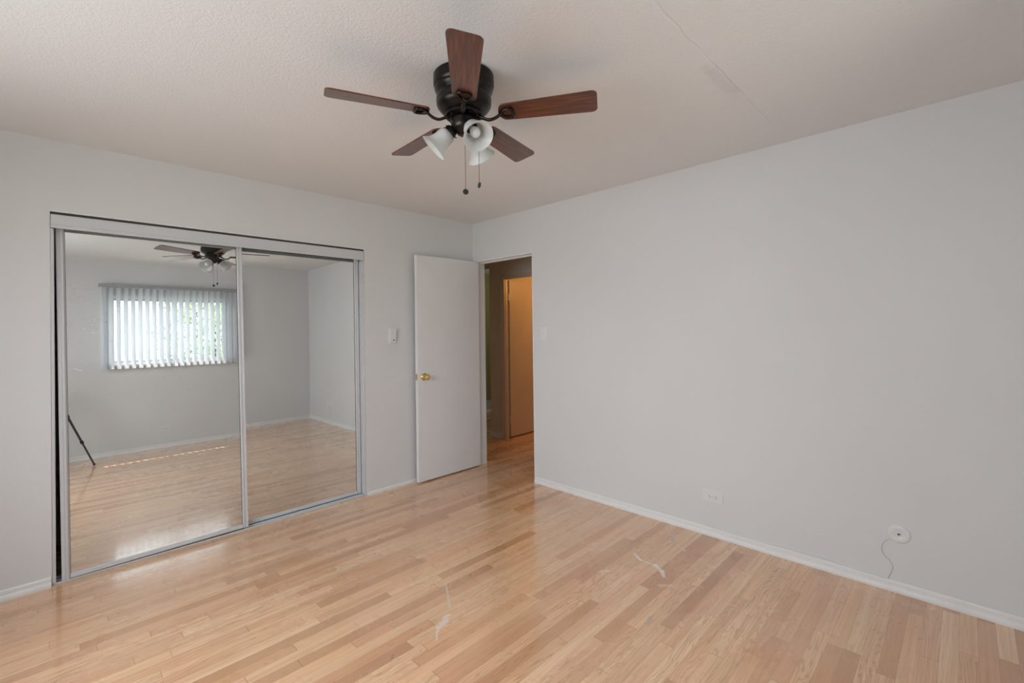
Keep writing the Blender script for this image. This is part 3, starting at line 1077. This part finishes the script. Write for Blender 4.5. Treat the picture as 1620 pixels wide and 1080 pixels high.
for k, (th, tl) in enumerate(((135, 44), (255, 44), (15, 44))):
    a = R(th)
    dirv = Vector((math.cos(a) * math.cos(R(tl)), math.sin(a) * math.cos(R(tl)), -math.sin(R(tl))))
    base = Vector((0.040 * math.cos(a), 0.040 * math.sin(a), -0.214))
    q = dirv.to_track_quat('Z', 'Y').to_matrix().to_4x4()
    Mx = Matrix.Translation(base) @ q
    bm = bm_new()
    lathe(bm, [(0.0005, -0.015), (0.010, -0.012), (0.012, 0.006), (0.017, 0.010), (0.024, 0.014), (0.0265, 0.020), (0.0265, 0.032), (0.030, 0.033), (0.030, 0.036), (0.0265, 0.037), (0.0005, 0.037)], 32, Mx)
    for j in range(3):
        aj = 2 * PI * j / 3 + 0.5
        p0 = Mx @ Vector((0.026 * math.cos(aj), 0.026 * math.sin(aj), 0.028)); p1 = Mx @ Vector((0.037 * math.cos(aj), 0.037 * math.sin(aj), 0.028))
        tube(bm, [p0, p1], 0.0025, 8)
    so = obj('lamp_socket', bm, 'blackmetal', fan, 45)
    bm = bm_new()
    prof = [(0.024, 0.030), (0.027, 0.036), (0.034, 0.043), (0.0375, 0.052), (0.0385, 0.064), (0.039, 0.078), (0.0415, 0.092), (0.047, 0.106), (0.055, 0.118), (0.0625, 0.126), (0.0632, 0.1275),
            (0.0615, 0.128), (0.0535, 0.1195), (0.045, 0.1075), (0.0395, 0.093), (0.037, 0.078), (0.0365, 0.064), (0.0355, 0.053), (0.032, 0.045), (0.026, 0.038)]
    lathe(bm, prof, 56, Mx)
    sh = obj('lamp_shade', bm, 'frost', fan, 60)
    bm = bm_new()
    lathe(bm, [(0.0005, 0.036), (0.011, 0.038), (0.012, 0.055), (0.016, 0.066), (0.0205, 0.078), (0.022, 0.090), (0.019, 0.101), (0.012, 0.108), (0.0005, 0.1105)], 24, Mx)
    obj('light_bulb', bm, 'bulb', sh, 60)


def chain(px, py, ztop, zbot, flat):
    bm = bm_new()
    z = ztop
    n = int((ztop - zbot) / 0.0075)
    tube(bm, [(px, py, ztop), (px, py, zbot)], 0.0009, 6)
    for i in range(n):
        zz = ztop - (i + 0.5) * (ztop - zbot) / n
        lathe(bm, [(0.0002, zz - 0.0016), (0.0015, zz), (0.0002, zz + 0.0016)], 6, Matrix.Translation((px, py, 0)))
    c = obj('pull_chain', bm, 'blackmetal', fan, 40)
    bm = bm_new()
    dv = (CAM - Vector((FX + px, FY + py, H + zbot))); dv.z = 0
    if flat:
        qq = Vector((-0.45, -0.9, 0.1)).to_track_quat('Z', 'Y').to_matrix().to_4x4()
        lathe(bm, [(0.0005, -0.004), (0.009, -0.004), (0.012, -0.002), (0.012, 0.002), (0.009, 0.004), (0.006, 0.003), (0.0005, 0.003)], 28, Matrix.Translation((px, py, zbot - 0.011)) @ qq)
    else:
        qq = Vector((-0.9, 0.35, 0.1)).to_track_quat('Z', 'Y').to_matrix().to_4x4()
        lathe(bm, [(0.0005, -0.004), (0.009, -0.004), (0.012, -0.002), (0.012, 0.002), (0.009, 0.004), (0.006, 0.003), (0.0005, 0.003)], 28, Matrix.Translation((px, py, zbot - 0.011)) @ qq)
    obj('chain_fob', bm, 'blackplastic', c, 40)


chain(0.0, -0.004, -0.250, -0.479, True)
chain(0.043, -0.043, -0.225, -0.451, False)

# ------------------------------------------------------------------ things on the right wall
sw = thing('light_switch', 'white toggle light switch plate beside the doorway', 'light switch', (0, -0.932, 1.266))
bm = bm_new(); box(bm, -0.005, 0.0, -0.036, 0.036, 0, 0.112, 0.0018)
obj('cover_plate', bm, 'plastic', sw)
bm = bm_new(); box(bm, -0.0056, -0.004, -0.006, 0.006, 0.044, 0.068); 
obj('toggle_slot', bm, 'trimpaint', sw)
bm = bm_new(); prism(bm, [(-0.004, 0.050), (-0.015, 0.060), (-0.016, 0.066), (-0.004, 0.062)], -0.0035, 0.0035, Matrix(((1, 0, 0, 0), (0, 0, 1, 0), (0, 1, 0, 0), (0, 0, 0, 1))))
obj('toggle', bm, 'plastic', sw)
for z in (0.026, 0.086):
    bm = bm_new(); lathe(bm, [(0.0001, 0.0), (0.003, 0.0), (0.0025, 0.001), (0.0001, 0.0012)], 12, Matrix.Translation((-0.0048, 0, z)) @ Matrix.Rotation(R(-90), 4, 'Y'))
    obj('screw', bm, 'steel', sw)


def outlet(label, loc, rz, sideways=True):
    """plate lies in local xz, faces local -y"""
    o = thing('power_outlet', label, 'power outlet', loc, (0, 0, rz))
    bm = bm_new(); box(bm, -0.0635, 0.0635, -0.006, 0.0, 0, 0.078, 0.002)
    obj('cover_plate', bm, 'plastic', o)
    for s in (-1, 1):
        cx = s * 0.0195
        bm = bm_new()
        ol = []
        for j in range(24):
            t = 2 * PI * j / 24
            ol.append((cx + max(-0.0115, min(0.0115, 0.0165 * math.cos(t))) , 0.039 + 0.0165 * math.sin(t)))
        prism(bm, ol, 0.005, 0.0085, Matrix(((1, 0, 0, 0), (0, 0, -1, 0), (0, 1, 0, 0), (0, 0, 0, 1))))
        so = obj('socket', bm, 'plastic', o)
        bm = bm_new()
        for z in (0.0325, 0.0455):
            box(bm, cx - 0.0055, cx + 0.0035, -0.0088, -0.0060, z - 0.001, z + 0.001)
        lathe(bm, [(0.0001, 0.006), (0.0026, 0.006), (0.0026, 0.0088), (0.0001, 0.0088)], 12, Matrix.Translation((cx + 0.008, 0, 0.039)) @ Matrix.Rotation(R(90), 4, 'X'))
        obj('slot', bm, 'dark', so)
    bm = bm_new(); lathe(bm, [(0.0001, 0.005), (0.003, 0.006), (0.0025, 0.0072), (0.0001, 0.0073)], 12, Matrix.Translation((0, 0, 0.039)) @ Matrix.Rotation(R(90), 4, 'X'))
    obj('screw', bm, 'steel', o)
    return o


outlet('sideways white double outlet low on the long right wall', (0, -2.350, 0.217), R(-90))
outlet('white outlet low on the window wall, seen in the mirror', (-1.966, D, 0.214), R(180))

dp = thing('round_cable_plate', 'round white cable cover plate low on the right wall', 'cover plate', (0, -3.273, 0.250))
Mx = Matrix.Translation((0, 0, 0.047)) @ Matrix.Rotation(R(-90), 4, 'Y')
bm = bm_new()
lathe(bm, [(0.0005, 0.006), (0.010, 0.006), (0.012, 0.0045), (0.014, 0.0045), (0.016, 0.0065), (0.030, 0.0085), (0.040, 0.0080), (0.045, 0.005), (0.0475, 0.0)], 56, Mx)
obj('plate', bm, 'plastic', dp, 50)
bm = bm_new(); lathe(bm, [(0.0055, 0.006), (0.0065, 0.009), (0.008, 0.009), (0.009, 0.006)], 24, Mx)
obj('centre_ring', bm, 'plastic', dp, 50)
bm = bm_new(); lathe(bm, [(0.0001, 0.0075), (0.0048, 0.0075), (0.0048, 0.0055)], 6, Mx)
obj('centre_hole', bm, 'dark', dp)
for s in (-1, 1):
    bm = bm_new(); lathe(bm, [(0.0001, 0.0100), (0.002, 0.0098), (0.0026, 0.0085), (0.0026, 0.0075)], 12, Matrix.Translation((0, s * 0.027, 0.047)) @ Matrix.Rotation(R(-90), 4, 'Y'))
    obj('screw', bm, 'plastic', dp)

pts = [(-0.003, -3.240, 0.262), (-0.003, -3.228, 0.255), (-0.003, -3.215, 0.241), (-0.003, -3.206, 0.222), (-0.003, -3.204, 0.205), (-0.003, -3.211, 0.175), (-0.003, -3.236, 0.149),
       (-0.003, -3.247, 0.122), (-0.003, -3.240, 0.091), (-0.003, -3.231, 0.070), (-0.004, -3.228, 0.056)]
bm = bm_new(); tube(bm, smooth_path(pts, 6), 0.0012, 8)
tag(obj('phone_cable', bm, 'steel', None, 60), 'thin cable curling from the round plate down to the baseboard', 'cable')
pts = [(-0.003, -3.225, 0.056), (-0.003, -3.11, 0.060), (-0.003, -3.04, 0.066), (-0.003, -2.985, 0.0715), (-0.003, -2.941, 0.0735), (-0.003, -2.86, 0.068), (-0.003, -2.78, 0.070), (-0.003, -2.704, 0.064),
       (-0.003, -2.63, 0.059), (-0.003, -2.55, 0.060), (-0.003, -2.47, 0.058), (-0.003, -2.40, 0.055)]
bm = bm_new(); tube(bm, smooth_path(pts, 6), 0.0020, 8)
tag(obj('baseboard_cable', bm, 'trimpaint', None, 60), 'thin white painted cable lying along the top of the baseboard', 'cable')

# ------------------------------------------------------------------ wall control on the closet wall
rc_ = thing('wall_control', 'small white control box on the wall between closet and door', 'wall control', (-0.946, 0, 1.256))
bm = bm_new(); box(bm, -0.033, 0.033, -0.010, 0.0, 0.0, 0.131, 0.002)
obj('back_plate', bm, 'plastic', rc_)
bm = bm_new()
pr = [(-0.010, 0.004), (-0.018, 0.006), (-0.026, 0.127), (-0.010, 0.129)]
a = [bm.verts.new((-0.022, y, z)) for y, z in pr]; b = [bm.verts.new((0.031, y, z)) for y, z in pr]
bm.faces.new(a); bm.faces.new(b[::-1])
for i in range(4):
    j = (i + 1) % 4
    bm.faces.new((a[i], b[i], b[j], a[j]))
bmesh.ops.bevel(bm, geom=bm.edges[:], offset=0.0015, segments=2, affect='EDGES')
fr_ = obj('front_cover', bm, 'plastic', rc_)
bm = bm_new(); box(bm, 0.000, 0.016, -0.0215, -0.017, 0.024, 0.032, 0.0006)
db = obj('display_button', bm, 'dark', rc_); db['label'] = 'small dark button'

# ------------------------------------------------------------------ tripod under the camera (its foot shows in the mirror)
tp = thing('camera_tripod', 'black camera tripod, one leg showing in the mirror edge', 'tripod', (CAM.x - 0.03, CAM.y - 0.05, 0))
apex = Vector((0, 0, 0.98))
bm = bm_new(); lathe(bm, [(0.0005, 0.93), (0.03, 0.93), (0.036, 0.95), (0.036, 1.0), (0.02, 1.02), (0.0005, 1.02)], 24)
obj('shoulder', bm, 'blackplastic', tp, 40)
bm = bm_new(); tube(bm, [(0, 0, 0.72), (0, 0, 1.19)], 0.013, 16)
obj('centre_column', bm, 'blackmetal', tp, 40)
bm = bm_new(); lathe(bm, [(0.0005, 1.18), (0.025, 1.18), (0.027, 1.22), (0.018, 1.24), (0.03, 1.25), (0.03, 1.26), (0.0005, 1.26)], 24)
obj('ball_head', bm, 'blackplastic', tp, 40)
foot = Vector((-2.70, -3.475, 0)) - Vector((CAM.x - 0.03, CAM.y - 0.05, 0))
Lr = foot.length
a0 = math.atan2(foot.y, foot.x)
for k in range(3):
    a = a0 + 2 * PI * k / 3
    f = Vector((Lr * math.cos(a), Lr * math.sin(a), 0.012))
    s0 = Vector((0.035 * math.cos(a), 0.035 * math.sin(a), 0.97))
    bm = bm_new()
    p1 = s0.lerp(f, 0.40); p2 = s0.lerp(f, 0.72)
    tube(bm, [s0, p1], 0.0135, 14)
    tube(bm, [p1, p2], 0.0110, 14)
    tube(bm, [p2, f], 0.0085, 14)
    lg = obj('leg', bm, 'blackplastic', tp, 40)
    dd = (f - s0).normalized()
    for pp in (p1, p2):
        bm = bm_new(); tube(bm, [pp - dd * 0.022, pp + dd * 0.012], 0.0165, 14)
        obj('leg_clamp', bm, 'blackmetal', lg, 40)
    bm = bm_new(); tube(bm, [f - dd * 0.018, f + dd * 0.002], 0.0125, 14)
    obj('rubber_foot', bm, 'blackplastic', lg, 40)
